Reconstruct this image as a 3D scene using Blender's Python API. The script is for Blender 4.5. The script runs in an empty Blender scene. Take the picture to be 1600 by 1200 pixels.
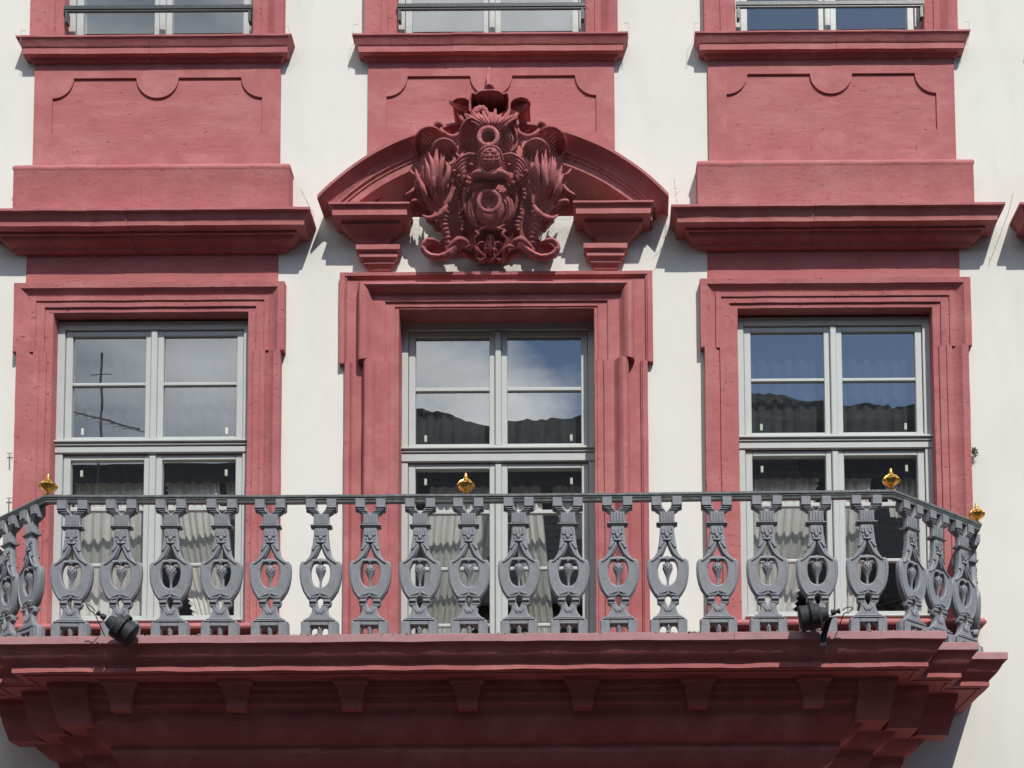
import bpy, math, random
from mathutils import Vector, Matrix, noise
random.seed(7)
R=math.radians
sc=bpy.context.scene
COL=sc.collection

# ------------------------------------------------------------ camera
F=2200.0; CX,CY=922.0,1521.0; TH=math.atan(163/2200); ROLL=R(.37)
CAM=Vector((.631,-9.57,1.6))
fw=Vector((0,math.cos(TH),math.sin(TH))); up0=Vector((0,-math.sin(TH),math.cos(TH))); r0=Vector((1,0,0))
rt=r0*math.cos(ROLL)-up0*math.sin(ROLL); upv=up0*math.cos(ROLL)+r0*math.sin(ROLL)
cd=bpy.data.cameras.new('camera'); co=bpy.data.objects.new('camera',cd); COL.objects.link(co)
m=Matrix((rt,upv,-fw)).transposed().to_4x4(); m.translation=CAM; co.matrix_world=m
cd.sensor_width=36; cd.lens=36*F/1600; cd.shift_x=(800-CX)/1600; cd.shift_y=(CY-600)/1600
cd.clip_start=.1; cd.clip_end=3000; sc.camera=co
def at(px,py,p):
    """measured drawing position -> point on the plane that stands p metres in front of the wall"""
    d=fw+rt*((px-CX)/F)-upv*((py-CY)/F); t=(-p-CAM.y)/d.y
    return CAM+d*t

# ------------------------------------------------------------ light
TAZ,TEL=.405,1.235
sdir=Vector((TAZ,-1,TEL)).normalized()
EL=math.asin(sdir.z); AZ=math.atan2(sdir.x,-sdir.y)
sl=bpy.data.lights.new('sun','SUN'); sl.energy=3.15; sl.angle=R(.53); sl.color=(1,.965,.915)
so=bpy.data.objects.new('sun',sl); COL.objects.link(so)
so.rotation_euler=sdir.to_track_quat('Z','Y').to_euler(); so.location=(8,-20,25)
w=bpy.data.worlds.new('World'); sc.world=w; w.use_nodes=True
nt=w.node_tree; nt.nodes.clear(); N=nt.nodes.new; L=nt.links.new
wo=N('ShaderNodeOutputWorld'); bg=N('ShaderNodeBackground'); L(bg.outputs[0],wo.inputs[0])
sky=N('ShaderNodeTexSky'); sky.sky_type='NISHITA'; sky.sun_disc=False
sky.sun_elevation=EL; sky.sun_rotation=math.pi-AZ; sky.air_density=1.0; sky.dust_density=.2; sky.ozone_density=3.0
tc=N('ShaderNodeTexCoord'); mp=N('ShaderNodeMapping'); mp.inputs['Scale'].default_value=(1,1,2.2); mp.inputs['Location'].default_value=(3.1,.4,1.7)
L(tc.outputs['Generated'],mp.inputs[0])
nz=N('ShaderNodeTexNoise'); nz.inputs['Scale'].default_value=3.2; nz.inputs['Detail'].default_value=8; nz.inputs['Roughness'].default_value=.55
L(mp.outputs[0],nz.inputs[0])
cr=N('ShaderNodeValToRGB'); cr.color_ramp.elements[0].position=.46; cr.color_ramp.elements[1].position=.60
sx_=N('ShaderNodeSeparateXYZ'); L(tc.outputs['Generated'],sx_.inputs[0])
bi=N('ShaderNodeMath'); bi.operation='MULTIPLY_ADD'; bi.inputs[1].default_value=-.55; L(sx_.outputs[0],bi.inputs[0]); L(nz.outputs[0],bi.inputs[2]); L(bi.outputs[0],cr.inputs[0])
nz2=N('ShaderNodeTexNoise'); nz2.inputs['Scale'].default_value=6; nz2.inputs['Detail'].default_value=6
L(mp.outputs[0],nz2.inputs[0])
sx2=N('ShaderNodeSeparateXYZ'); L(tc.outputs['Generated'],sx2.inputs[0])
cc=N('ShaderNodeMixRGB'); cc.inputs[1].default_value=(3.6,4.1,5.0,1); cc.inputs[2].default_value=(24,24,24,1); cb=N('ShaderNodeMath'); cb.operation='MULTIPLY_ADD'; cb.inputs[1].default_value=1.25; cb.use_clamp=True; L(sx2.outputs[0],cb.inputs[0]); L(nz2.outputs[0],cb.inputs[2]); L(cb.outputs[0],cc.inputs[0])
mx=N('ShaderNodeMixRGB'); L(cr.outputs[0],mx.inputs[0]); L(sky.outputs[0],mx.inputs[1]); L(cc.outputs[0],mx.inputs[2])
L(mx.outputs[0],bg.inputs[0]); bg.inputs[1].default_value=.15
sc.view_settings.view_transform='Standard'; sc.view_settings.look='None'; sc.view_settings.gamma=1
sc.view_settings.exposure=0.38
sc.view_settings.use_curve_mapping=False

# ------------------------------------------------------------ materials
def mat(name,col,rough=.85,var=.08,vscale=6,bump=.0,bscale=60,stretch=(1,1,1),spec=.3,metal=0,spots=None,col2=None,thr=(.45,.65),spotscale=3,pits=0):
    m=bpy.data.materials.new(name); m.use_nodes=True; t=m.node_tree; b=t.nodes['Principled BSDF']
    n=t.nodes.new; l=t.links.new
    b.inputs['Roughness'].default_value=rough; b.inputs['Metallic'].default_value=metal
    b.inputs['Specular IOR Level'].default_value=spec
    tc=n('ShaderNodeTexCoord'); a=n('ShaderNodeTexNoise'); a.inputs['Scale'].default_value=vscale; a.inputs['Detail'].default_value=7; a.inputs['Roughness'].default_value=.65
    l(tc.outputs['Object'],a.inputs[0])
    mr=n('ShaderNodeMapRange'); mr.inputs[1].default_value=.3; mr.inputs[2].default_value=.7; mr.inputs[3].default_value=1-var; mr.inputs[4].default_value=1+var
    l(a.outputs[0],mr.inputs[0])
    mul=n('ShaderNodeMixRGB'); mul.blend_type='MULTIPLY'; mul.inputs[0].default_value=1
    src=None
    if col2:
        s=n('ShaderNodeTexNoise'); s.inputs['Scale'].default_value=spotscale; s.inputs['Detail'].default_value=9; s.inputs['Roughness'].default_value=.7
        sm=n('ShaderNodeMapping'); sm.inputs['Scale'].default_value=stretch; l(tc.outputs['Object'],sm.inputs[0]); l(sm.outputs[0],s.inputs[0])
        r=n('ShaderNodeMapRange'); r.inputs[1].default_value=thr[0]; r.inputs[2].default_value=thr[1]; l(s.outputs[0],r.inputs[0])
        mm=n('ShaderNodeMixRGB'); mm.inputs[1].default_value=(*col,1); mm.inputs[2].default_value=(*col2,1); l(r.outputs[0],mm.inputs[0]); l(mm.outputs[0],mul.inputs[1])
    else: mul.inputs[1].default_value=(*col,1)
    l(mr.outputs[0],mul.inputs[2]); l(mul.outputs[0],b.inputs['Base Color'])
    if bump:
        s2=n('ShaderNodeTexNoise'); s2.inputs['Scale'].default_value=bscale; s2.inputs['Detail'].default_value=5; s2.inputs['Roughness'].default_value=.6
        sm2=n('ShaderNodeMapping'); sm2.inputs['Scale'].default_value=stretch; l(tc.outputs['Object'],sm2.inputs[0]); l(sm2.outputs[0],s2.inputs[0])
        s3=n('ShaderNodeTexNoise'); s3.inputs['Scale'].default_value=bscale*.16; s3.inputs['Detail'].default_value=3; l(sm2.outputs[0],s3.inputs[0])
        ad=n('ShaderNodeMath'); ad.operation='MULTIPLY_ADD'; ad.inputs[1].default_value=1.6; l(s3.outputs[0],ad.inputs[0]); l(s2.outputs[0],ad.inputs[2])
        hsrc=ad.outputs[0]
        if pits:
            pm_=n('ShaderNodeMapping'); pm_.inputs['Scale'].default_value=(.5,1,1.3); l(tc.outputs['Object'],pm_.inputs[0])
            pn=n('ShaderNodeTexNoise'); pn.inputs['Scale'].default_value=34; pn.inputs['Detail'].default_value=3; pn.inputs['Roughness'].default_value=.7; l(pm_.outputs[0],pn.inputs[0])
            pr=n('ShaderNodeMapRange'); pr.inputs[1].default_value=pits; pr.inputs[2].default_value=pits+.05; pr.inputs[3].default_value=0; pr.inputs[4].default_value=-3.0; l(pn.outputs[0],pr.inputs[0])
            ad2=n('ShaderNodeMath'); ad2.operation='ADD'; l(ad.outputs[0],ad2.inputs[0]); l(pr.outputs[0],ad2.inputs[1]); hsrc=ad2.outputs[0]
        bp=n('ShaderNodeBump'); bp.inputs['Strength'].default_value=1; bp.inputs['Distance'].default_value=bump
        l(hsrc,bp.inputs['Height']); l(bp.outputs[0],b.inputs['Normal'])
    return m
RED=(.412,.128,.125); RED2=(.465,.175,.165)
M={}
M['red']=mat('red_painted_sandstone',RED,.8,.08,5,.0022,70,col2=RED2,spotscale=2.5,pits=.70)
M['tooled']=mat('red_tooled_sandstone',RED,.82,.08,5,.0024,44,stretch=(.35,1,1.5),col2=RED2,spotscale=4,pits=.67)
M['pitted']=mat('red_pitted_sandstone',RED,.82,.09,6,.0030,40,stretch=(.7,1,1),col2=RED2,spotscale=3,pits=.655)
M['carved']=mat('red_carved_sandstone',(.39,.115,.116),.8,.16,14,.003,80,col2=(.48,.185,.175),spotscale=9)
M['faded']=mat('faded_pink_sheet_metal',(.42,.215,.22),.6,.14,9,.001,30,col2=(.33,.225,.21),spotscale=5,stretch=(.3,1,1),thr=(.5,.75))
M['plaster']=mat('cream_white_plaster',(.735,.72,.65),.92,.03,1.1,.0010,22,col2=(.665,.65,.59),spotscale=1.6,stretch=(1.6,1,.45),thr=(.48,.75))
M['frame']=mat('pale_grey_window_paint',(.49,.51,.475),.45,.04,8,.0006,40,spec=.4)
M['iron']=mat('grey_painted_cast_iron',(.225,.235,.25),.5,.12,26,.0010,60,spec=.4,col2=(.175,.175,.18),spotscale=17,thr=(.5,.75))
M['railiron']=mat('dark_weathered_handrail_iron',(.10,.11,.108),.45,.25,30,.0012,60,spec=.5,col2=(.16,.17,.155),spotscale=20)
M['darkiron']=mat('dark_green_iron_paint',(.045,.052,.05),.4,.2,20,.0006,60,spec=.5)
M['black']=mat('black_lamp_housing',(.030,.032,.034),.6,.25,20,.0008,60,spec=.3)
M['gold']=mat('gold_leaf',(.86,.52,.13),.28,.12,30,.0012,50,metal=1)
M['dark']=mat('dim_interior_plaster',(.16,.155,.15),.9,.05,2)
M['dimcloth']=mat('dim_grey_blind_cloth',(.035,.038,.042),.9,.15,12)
M['tag']=mat('cream_plastic_tag',(.72,.75,.62),.6,.05,20)
M['wire']=mat('galvanised_wire',(.30,.27,.24),.5,.2,20)
M['net']=mat('beige_bird_net_cord',(.34,.20,.18),.8,.2,20)
M['grit']=mat('mossy_grit',(.21,.19,.13),.95,.5,60)
M['cobble']=mat('grey_street_paving',(.032,.031,.030),.85,.2,3,.01,6)
M['roof']=mat('dark_brown_roof_tiles',(.075,.068,.065),.95,.2,3,0,14)
M['house']=mat('ochre_house_plaster',(.09,.08,.065),.9,.08,2)
M['forest']=mat('wooded_hillside',(.055,.06,.05),.95,.4,.05,.6,.15)
M['moss']=mat('dry_moss',(.10,.09,.05),.95,.4,60)
# curtain: thin cloth that lets light through
m=mat('pale_net_curtain',(.88,.86,.81),.9,.05,12,.001,120); M['curtain']=m
t=m.node_tree; b=t.nodes['Principled BSDF']; tr=t.nodes.new('ShaderNodeBsdfTranslucent'); tr.inputs[0].default_value=(.62,.61,.57,1)
ms=t.nodes.new('ShaderNodeMixShader'); ms.inputs[0].default_value=.12; o=t.nodes['Material Output']
t.links.new(b.outputs[0],ms.inputs[1]); t.links.new(tr.outputs[0],ms.inputs[2]); t.links.new(ms.outputs[0],o.inputs[0])
# glass: clear pane, mirror share by angle as double glazing has
m=bpy.data.materials.new('window_glass'); m.use_nodes=True; t=m.node_tree; t.nodes.clear(); n=t.nodes.new; l=t.links.new
o=n('ShaderNodeOutputMaterial'); ms=n('ShaderNodeMixShader'); tr=n('ShaderNodeBsdfTransparent'); tr.inputs[0].default_value=(.93,.94,.93,1)
gl=n('ShaderNodeBsdfGlossy'); gl.inputs['Roughness'].default_value=.002; gl.inputs[0].default_value=(.97,1,1,1)
ge=n('ShaderNodeNewGeometry'); dt=n('ShaderNodeVectorMath'); dt.operation='DOT_PRODUCT'; l(ge.outputs['Incoming'],dt.inputs[0]); l(ge.outputs['Normal'],dt.inputs[1])
ab=n('ShaderNodeMath'); ab.operation='ABSOLUTE'; l(dt.outputs['Value'],ab.inputs[0])
om=n('ShaderNodeMath'); om.operation='SUBTRACT'; om.inputs[0].default_value=1; l(ab.outputs[0],om.inputs[1])
fr=n('ShaderNodeMath'); fr.operation='POWER'; fr.inputs[1].default_value=5; l(om.outputs[0],fr.inputs[0])
tcn=n('ShaderNodeTexCoord'); gn=n('ShaderNodeTexNoise'); gn.inputs['Scale'].default_value=1.6; gn.inputs['Detail'].default_value=2; l(tcn.outputs['Object'],gn.inputs[0])
bp=n('ShaderNodeBump'); bp.inputs['Strength'].default_value=.5; bp.inputs['Distance'].default_value=.0016; l(gn.outputs[0],bp.inputs['Height']); l(bp.outputs[0],gl.inputs['Normal'])
mf=n('ShaderNodeMath'); mf.operation='MULTIPLY_ADD'; mf.inputs[1].default_value=.78; mf.inputs[2].default_value=.175; l(fr.outputs[0],mf.inputs[0])
l(mf.outputs[0],ms.inputs[0]); l(tr.outputs[0],ms.inputs[1]); l(gl.outputs[0],ms.inputs[2]); l(ms.outputs[0],o.inputs[0]); M['glass']=m

# ------------------------------------------------------------ mesh helpers
class MB:
    def __init__(s): s.v=[]; s.f=[]
    def add(s,vs,fs):
        o=len(s.v); s.v+= [tuple(v) for v in vs]; s.f+=[tuple(i+o for i in f) for f in fs]
    def box(s,x0,x1,y0,y1,z0,z1):
        s.add([(x0,y0,z0),(x1,y0,z0),(x1,y1,z0),(x0,y1,z0),(x0,y0,z1),(x1,y0,z1),(x1,y1,z1),(x0,y1,z1)],
              [(0,3,2,1),(4,5,6,7),(0,1,5,4),(1,2,6,5),(2,3,7,6),(3,0,4,7)])
    def bar(s,x0,x1,p0,p1,z0,z1,c=.003):
        """box with chamfered front edges; p = distance in front of the wall"""
        y0,y1=-p1,-p0
        s.add([(x0+c,y0,z0+c),(x1-c,y0,z0+c),(x1-c,y0,z1-c),(x0+c,y0,z1-c),(x0,y0+c,z0),(x1,y0+c,z0),(x1,y0+c,z1),(x0,y0+c,z1),(x0,y1,z0),(x1,y1,z0),(x1,y1,z1),(x0,y1,z1)],
          [(0,1,2,3),(0,4,5,1),(1,5,6,2),(2,6,7,3),(3,7,4,0),(4,8,9,5),(5,9,10,6),(6,10,11,7),(7,11,8,4),(8,11,10,9)])
    def grid(s,rows,closed=False):
        n=len(rows[0]); vs=[v for r in rows for v in r]; fs=[]
        for i in range(len(rows)-1):
            for k in range(n if closed else n-1):
                k2=(k+1)%n; fs.append((i*n+k,(i+1)*n+k,(i+1)*n+k2,i*n+k2))
        s.add(vs,fs)
    def tube(s,pts,rad,n=8,flat=1.0,axis=Vector((0,-1,0)),cap=True):
        pts=[Vector(p) for p in pts]; rows=[]
        for i,p in enumerate(pts):
            T=(pts[min(i+1,len(pts)-1)]-pts[max(i-1,0)]).normalized()
            B=T.cross(axis)
            if B.length<1e-3: B=T.cross(Vector((1,0,0)))
            B.normalize(); Nn=B.cross(T).normalized(); r=rad[i] if hasattr(rad,'__len__') else rad
            rows.append([p+B*(r*math.cos(2*math.pi*k/n))+Nn*(r*flat*math.sin(2*math.pi*k/n)) for k in range(n)])
        s.grid(rows,True)
        if cap:
            o=len(s.v)-len(rows)*n; s.f.append(tuple(o+k for k in range(n))); o2=len(s.v)-n; s.f.append(tuple(o2+n-1-k for k in range(n)))
    def lathe(s,prof,c,n=20,axis=Vector((0,0,1)),lobes=0,lamp=0):
        c=Vector(c); a=axis.normalized(); u=a.orthogonal().normalized(); v=a.cross(u); rows=[]
        for r,h in prof:
            rows.append([c+a*h+(u*math.cos(2*math.pi*k/n)+v*math.sin(2*math.pi*k/n))*r*(1+lamp*math.cos(lobes*2*math.pi*k/n)) for k in range(n)])
        s.grid(rows,True)
    def mesh(s,name,smooth=None):
        me=bpy.data.meshes.new(name); me.from_pydata(s.v,[],s.f); me.validate(); me.update()
        if smooth is not None:
            me.shade_smooth(); me.set_sharp_from_angle(angle=R(smooth))
        return me
    def build(s,name,mt,parent=None,smooth=None,recalc=True,**kw):
        me=s.mesh(name,smooth)
        if recalc:
            import bmesh
            bm=bmesh.new(); bm.from_mesh(me); bmesh.ops.recalc_face_normals(bm,faces=bm.faces); bm.to_mesh(me); bm.free()
        return link(name,me,mt,parent,**kw)
def link(name,me,mt,parent=None,**kw):
    o=bpy.data.objects.new(name,me); COL.objects.link(o)
    if mt is not None:
        me.materials.clear()
        for q in (mt if isinstance(mt,(list,tuple)) else [mt]): me.materials.append(M[q])
    if parent: o.parent=parent
    for k,v in kw.items(): o[k]=v
    return o
def thing(name,label,cat,loc=(0,0,0),group=None):
    o=bpy.data.objects.new(name,None); o.empty_display_size=.1; COL.objects.link(o); o.location=loc; o['label']=label; o['category']=cat
    if group: o['group']=group
    bpy.context.view_layer.update()
    return o
def adopt(o,parent):
    """parent o (built in world coordinates) under a moved empty"""
    o.parent=parent; o.matrix_parent_inverse=Matrix.Translation(-Vector(parent.location))
    return o
def wob(v,a=.0016,f=5.0):
    q=Vector((v[0]*f,v[1]*f,v[2]*f)); d=noise.noise_vector(q)+.35*noise.noise_vector(q*5.3); return Vector(v)+d*a*1.3
def dens(st,step=.05):
    """densify a list of stations (each a list of points)"""
    out=[st[0]]
    for a,b in zip(st,st[1:]):
        ln=max((Vector(b[k])-Vector(a[k])).length for k in range(len(a))); n=max(1,int(ln/step))
        for i in range(1,n+1): out.append([Vector(a[k]).lerp(Vector(b[k]),i/n) for k in range(len(a))])
    return out
def sweep(mb,st,step=.1,w=.0016):
    mb.grid([[wob(v,w) for v in r] for r in dens(st,step)])
def stones(name,mt,x0,x1,z0,prof,xj,sm=35,gap=.0013,**kw):
    """one moulding cut into two stones with a hairline joint at xj"""
    for sg,xa in ((-1,x0),(1,x1)):
        dz=gap*1.4 if sg>0 else 0; dp=gap if sg<0 else 0
        st=[[Vector((xa+sg*(p+dp),0,z0-d+dz)) for p,d in prof],[Vector((xa+sg*(p+dp),-(p+dp),z0-d+dz)) for p,d in prof],[Vector((xj+sg*gap,-(p+dp),z0-d+dz)) for p,d in prof],[Vector((xj+sg*gap,-(p+dp)+.02,z0-d+dz)) for p,d in prof]]
        mb=MB(); sweep(mb,st,.05,.002); mb.build(name,mt,fac,smooth=sm,**kw)
def mitre(mb,x0,x1,z0,prof,w=.0016,back=0.0):
    """horizontal moulding on the wall: prof=[(p,drop)], returns mitred at both ends"""
    st=[[Vector((x0-p,-back,z0-d)) for p,d in prof],[Vector((x0-p,-p,z0-d)) for p,d in prof],
        [Vector((x1+p,-p,z0-d)) for p,d in prof],[Vector((x1+p,-back,z0-d)) for p,d in prof]]
    sweep(mb,st,.05,w)
def curve(pts,n=6,closed=False):
    """Catmull-Rom through pts (tuples)"""
    P=[Vector(p) for p in pts]; out=[]; m=len(P)
    rng=range(m) if closed else range(m-1)
    for i in rng:
        p1,p2=P[i],P[(i+1)%m]
        p0=P[(i-1)%m] if closed or i>0 else p1*2-p2
        p3=P[(i+2)%m] if closed or i+2<m else p2*2-p1
        for k in range(n):
            t=k/n; out.append(.5*((2*p1)+(p2-p0)*t+(2*p0-5*p1+4*p2-p3)*t*t+(3*p1-p0-3*p2+p3)*t**3))
    if not closed: out.append(P[-1])
    return out
def flat(splines,depth,bevel=0,off=0,res=2):
    """flat casting: outline (first) with holes, in x/z, thickness 2*depth, centred on y=0"""
    c=bpy.data.curves.new('c','CURVE'); c.dimensions='2D'; c.fill_mode='BOTH'; c.extrude=depth; c.bevel_depth=bevel; c.bevel_resolution=res; c.offset=off
    for pts in splines:
        sp=c.splines.new('POLY'); sp.points.add(len(pts)-1)
        for i,p in enumerate(pts): sp.points[i].co=(p[0],p[1],0,1)
        sp.use_cyclic_u=True
    o=bpy.data.objects.new('c',c); me=bpy.data.meshes.new_from_object(o); bpy.data.objects.remove(o); bpy.data.curves.remove(c)
    vs=[(v.co.x,-v.co.z,v.co.y) for v in me.vertices]; fs=[tuple(p.vertices) for p in me.polygons]
    bpy.data.meshes.remove(me); return vs,fs

# ------------------------------------------------------------ facade
XL,XM,XR,XN=-2.435,0.0,2.385,4.80
fac=thing('palace_facade','cream plastered palace front with red painted sandstone window surrounds','building')
# plaster wall with real openings (0.45 m thick reveals behind them)
opens=[]
for cx in (-7.25,-4.85,XL,XR,XN): opens.append((cx-.70,cx+.70,4.70,7.01))
opens.append((XM-.71,XM+.71,4.25,7.03))
UP={-7.25:-7.25,-4.85:-4.85,XL:-2.415,XM:-.033,XR:2.392,XN:4.80}
for cx in UP.values(): opens.append((cx-.69,cx+.69,8.93,10.95))
niche=[(-math.sqrt(1.497**2-(7.70+.03*(k+1)-6.625)**2)-.008,math.sqrt(1.497**2-(7.70+.03*(k+1)-6.625)**2)-.008,7.70+.03*k,7.70+.03*(k+1)) for k in range(13)]
holes=opens+niche
mb=MB(); xs=sorted({-12.,12.}|{o[0] for o in holes}|{o[1] for o in holes}); zs=sorted({0.,13.}|{o[2] for o in holes}|{o[3] for o in holes})
for i in range(len(xs)-1):
    for k in range(len(zs)-1):
        xm,zm=(xs[i]+xs[i+1])/2,(zs[k]+zs[k+1])/2
        if any(o[0]<xm<o[1] and o[2]<zm<o[3] for o in holes): continue
        mb.add([(xs[i],0,zs[k]),(xs[i+1],0,zs[k]),(xs[i+1],0,zs[k+1]),(xs[i],0,zs[k+1])],[(0,1,2,3)])
for a,b_,c,d in opens:
    mb.add([(a,0,c),(b_,0,c),(b_,0,d),(a,0,d),(a,.45,c),(b_,.45,c),(b_,.45,d),(a,.45,d)],[(0,4,5,1),(1,5,6,2),(2,6,7,3),(3,7,4,0)])
mb.add([(-12,0,13),(12,0,13),(12,8,13),(-12,8,13)],[(0,1,2,3)])
mb.build('plaster_wall','plaster',fac,recalc=False)

def usweep(mb,cx,hw,zt,zb,prof,ear,zear,kz,w=.0016,y_in=None):
    """moulded frame round an opening; prof=[(u,p)] u outward from the opening edge; ears above zear"""
    U=prof[-1][0]
    def e(u): return ear*min(1,u/(U*.25))
    def stn(fx,fz): return [Vector((fx(u),-p,fz(u))) for u,p in prof]
    st=[stn(lambda u:cx-hw-u,lambda u:zb),
        stn(lambda u:cx-hw-u,lambda u:zear+(u/U)*-.02),
        stn(lambda u:cx-hw-u-e(u),lambda u:zear-.006+(u/U)*-.02),
        stn(lambda u:cx-hw-u-e(u),lambda u:zt+u*kz),
        stn(lambda u:cx+hw+u+e(u),lambda u:zt+u*kz),
        stn(lambda u:cx+hw+u+e(u),lambda u:zear-.006+(u/U)*-.02),
        stn(lambda u:cx+hw+u,lambda u:zear+(u/U)*-.02),
        stn(lambda u:cx+hw+u,lambda u:zb)]
    sweep(mb,st,.06,w)
SIDE=[(-.0,-.16),(0,.012),(.003,.018),(.040,.020),(.041,.030),(.044,.032),(.090,.033),(.091,.040),(.094,.042),(.128,.043),(.132,.030),(.150,.034),(.172,.048),(.186,.058),(.192,.064),(.238,.066),(.240,.060),(.240,-.01)]
DOOR=[(0,-.28),(0,.004),(.003,.008),(.018,.008),(.019,.014),(.022,.016),(.064,.017),(.066,.026),(.070,.030),(.130,.032),(.136,.030),(.150,.040),(.165,.070),(.180,.088),(.200,.098),(.222,.094),(.236,.078),(.242,.050),(.243,.022),(.247,.022),(.322,.024),(.324,.036),(.328,.040),(.335,.034),(.338,.044),(.372,.046),(.374,.040),(.374,-.01)]

def pane_window(cx,hw,zb,zt,trans,rows_up,rows_lo,y,label,tags=True,name='casement_window'):
    """y = distance of frame front behind the wall plane (positive inwards)"""
    mb=MB(); p0=-y
    def b(x0,x1,z0,z1,pf,pb,c=.003): mb.bar(cx+x0,cx+x1,p0-pb,p0-pf,z0,z1,c)   # pf,pb: depth behind frame front
    b(-hw,-hw+.055,zb,zt,0,.09); b(hw-.055,hw,zb,zt,0,.09); b(-hw+.055,hw-.055,zt-.06,zt,.0,.09)
    win=None
    def casement(z0,z1,rows,bot):
        for sg in (-1,1):
            xi,xo=.022,hw-.058
            for x0,x1 in ((xi,xi+.042),(xo-.048,xo)):
                a,c_=(sg*x0,sg*x1) if sg>0 else (sg*x1,sg*x0)
                b(a,c_,z0,z1,.016,.07,.004); 
            a,c_=(xi+.042,xo-.048) if sg>0 else (-xo+.048,-xi-.042)
            b(a,c_,z1-.038,z1,.017,.07,.004); b(a,c_,z0,z0+bot,.017,.07,.004)
    ztr0,ztr1=trans
    casement(ztr1+.004,zt-.064,rows_up,.036); casement(zb+.07,ztr0-.006,rows_lo,.04 if rows_lo else .04)
    b(-.022,.022,zb+.075,ztr0-.02,-.006,.04,.006); b(-.022,.022,ztr1+.012,zt-.07,-.006,.04,.006)
    # transom with moulded drip ledge
    h=ztr1-ztr0
    b(-hw+.0,hw-.0,ztr0,ztr1-.040,-.010,.085,.004); b(-hw,hw,ztr1-.038,ztr1-.020,-.020,.085,.004); b(-hw,hw,ztr1-.018,ztr1,-.034,.085,.005)
    # lower weather bars
    b(-hw+.055,hw-.055,zb,zb+.055,-.012,.085,.004); b(-hw+.04,hw-.04,zb+.058,zb+.072,-.030,.06,.004)
    b(-hw+.06,hw-.06,ztr1+.006,ztr1+.020,-.006,.06,.004)
    win=mb.build(name,'frame',fac,label=label)
    for sg in (-1,1):
        xi,xo=.064,hw-.106
        a,c_=(cx+xi,cx+xo) if sg>0 else (cx-xo,cx-xi)
        for z0,z1,rows in ((ztr1+.04,zt-.10,rows_up),(zb+.11,ztr0-.044,rows_lo)):
            cuts=[z0]+[q for r in rows for q in r]+[z1]
            for r0_,r1_ in rows:
                g=MB(); g.bar(a-.001,c_+.001,p0-.050,p0-.020,r0_,r1_,.005); g.build('glazing_bar','frame',win)
            for k in range(0,len(cuts),2):
                g=MB(); q=p0-.038; tl=random.uniform(-.0006,.0006)
                g.add([(a-.004,-q+tl,cuts[k]-.004),(c_+.004,-q-tl,cuts[k]-.004),(c_+.004,-q-tl,cuts[k+1]+.004),(a-.004,-q+tl,cuts[k+1]+.004)],[(0,1,2,3)])
                g.build('pane','glass',win,recalc=False)
        if tags:
            xt=(c_-.082) if sg>0 else (a+.062)
            for zz in (ztr1+.07,ztr0-.15):
                g=MB(); g.bar(xt,xt+.018,p0-.050,p0-.040,zz,zz+.046,.001); g.build('latch_tag','tag',win)
    return win

CORN=[(.03,-.004),(.238,-.002),(.242,.0),(.242,.017),(.236,.020),(.226,.022),(.220,.030),(.212,.045),(.206,.058),(.199,.068),(.197,.077),(.197,.101),(.186,.102),(.136,.103),(.132,.106),(.132,.120),(.116,.122),(.112,.130),(.104,.146),(.086,.160),(.062,.168),(.050,.176),(.046,.190),(.0,.194)]
def side_bay(cx,ux,names,near=True):
    # cornice in two stones with a fine joint
    x0,x1=cx-.915,cx+.915; xj=cx+random.uniform(-.18,.02)
    stones('window_cornice','red',x0,x1,7.627,CORN,xj)
    f=MB(); f.bar(cx-.892,cx+.892,-.02,.006,7.18,7.44,.002); f.build('frieze','tooled',fac)
    s=MB(); usweep(s,cx,.685,7.0,4.70,SIDE,.026,6.72,.82); s.build('window_surround','pitted',fac,smooth=30)
    # window base: roll and apron
    s=MB(); mitre(s,cx-.81,cx+.81,4.725,[(-.12,-.03),(.10,-.004),(.125,.0),(.148,.010),(.160,.030),(.158,.044),(.146,.058),(.122,.066),(.120,.076),(.100,.090),(.088,.112),(.086,.130),(.100,.140),(.100,.44)]); s.build('window_base','red',fac,smooth=35)
    # parapet field of the upper window: plinth, panel, sill
    stones('plinth','pitted',ux-.851,ux+.851,8.062,[(.0,.0),(.03,.006),(.075,.018),(.112,.034),(.124,.050),(.125,.068),(.121,.076),(.119,.082),(.119,.437)],cx+random.uniform(-.1,.25),gap=.0005)
    up_panel(ux,8.875,8.05); up_window(ux,names)
def up_panel(ux,zt,zb):
    hw=.878; o=[(-hw,zb),(hw,zb),(hw,zt),(-hw,zt)]
    pts=[]; r=.15; X,T,B=.748,8.738,8.165
    def arc(cx,cz,a0,a1,rr,n=10): return [(cx+rr*math.cos(R(a0+(a1-a0)*i/n)),cz+rr*math.sin(R(a0+(a1-a0)*i/n))) for i in range(n+1)]
    pts+=arc(-X,T,-90,0,r); pts+=arc(0,T,180,360,.150,16) ; pts+=arc(X,T,180,270,r); pts+=arc(X,B,90,180,r); pts+=arc(0,B,0,180,.150,16); pts+=arc(-X,B,0,90,r)
    if zb>8.06 or True:
        vs,fs=flat([o,pts],.010,0)
        m=MB(); m.add([(ux+v[0],v[1]-.012,v[2]) for v in vs],fs); m.build('apron_border','red',fac,recalc=True)
    m=MB(); m.bar(ux-.86,ux+.86,-.03,.0085,zb+.01,zt-.01,.001); m.build('apron_panel','tooled',fac)
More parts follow.
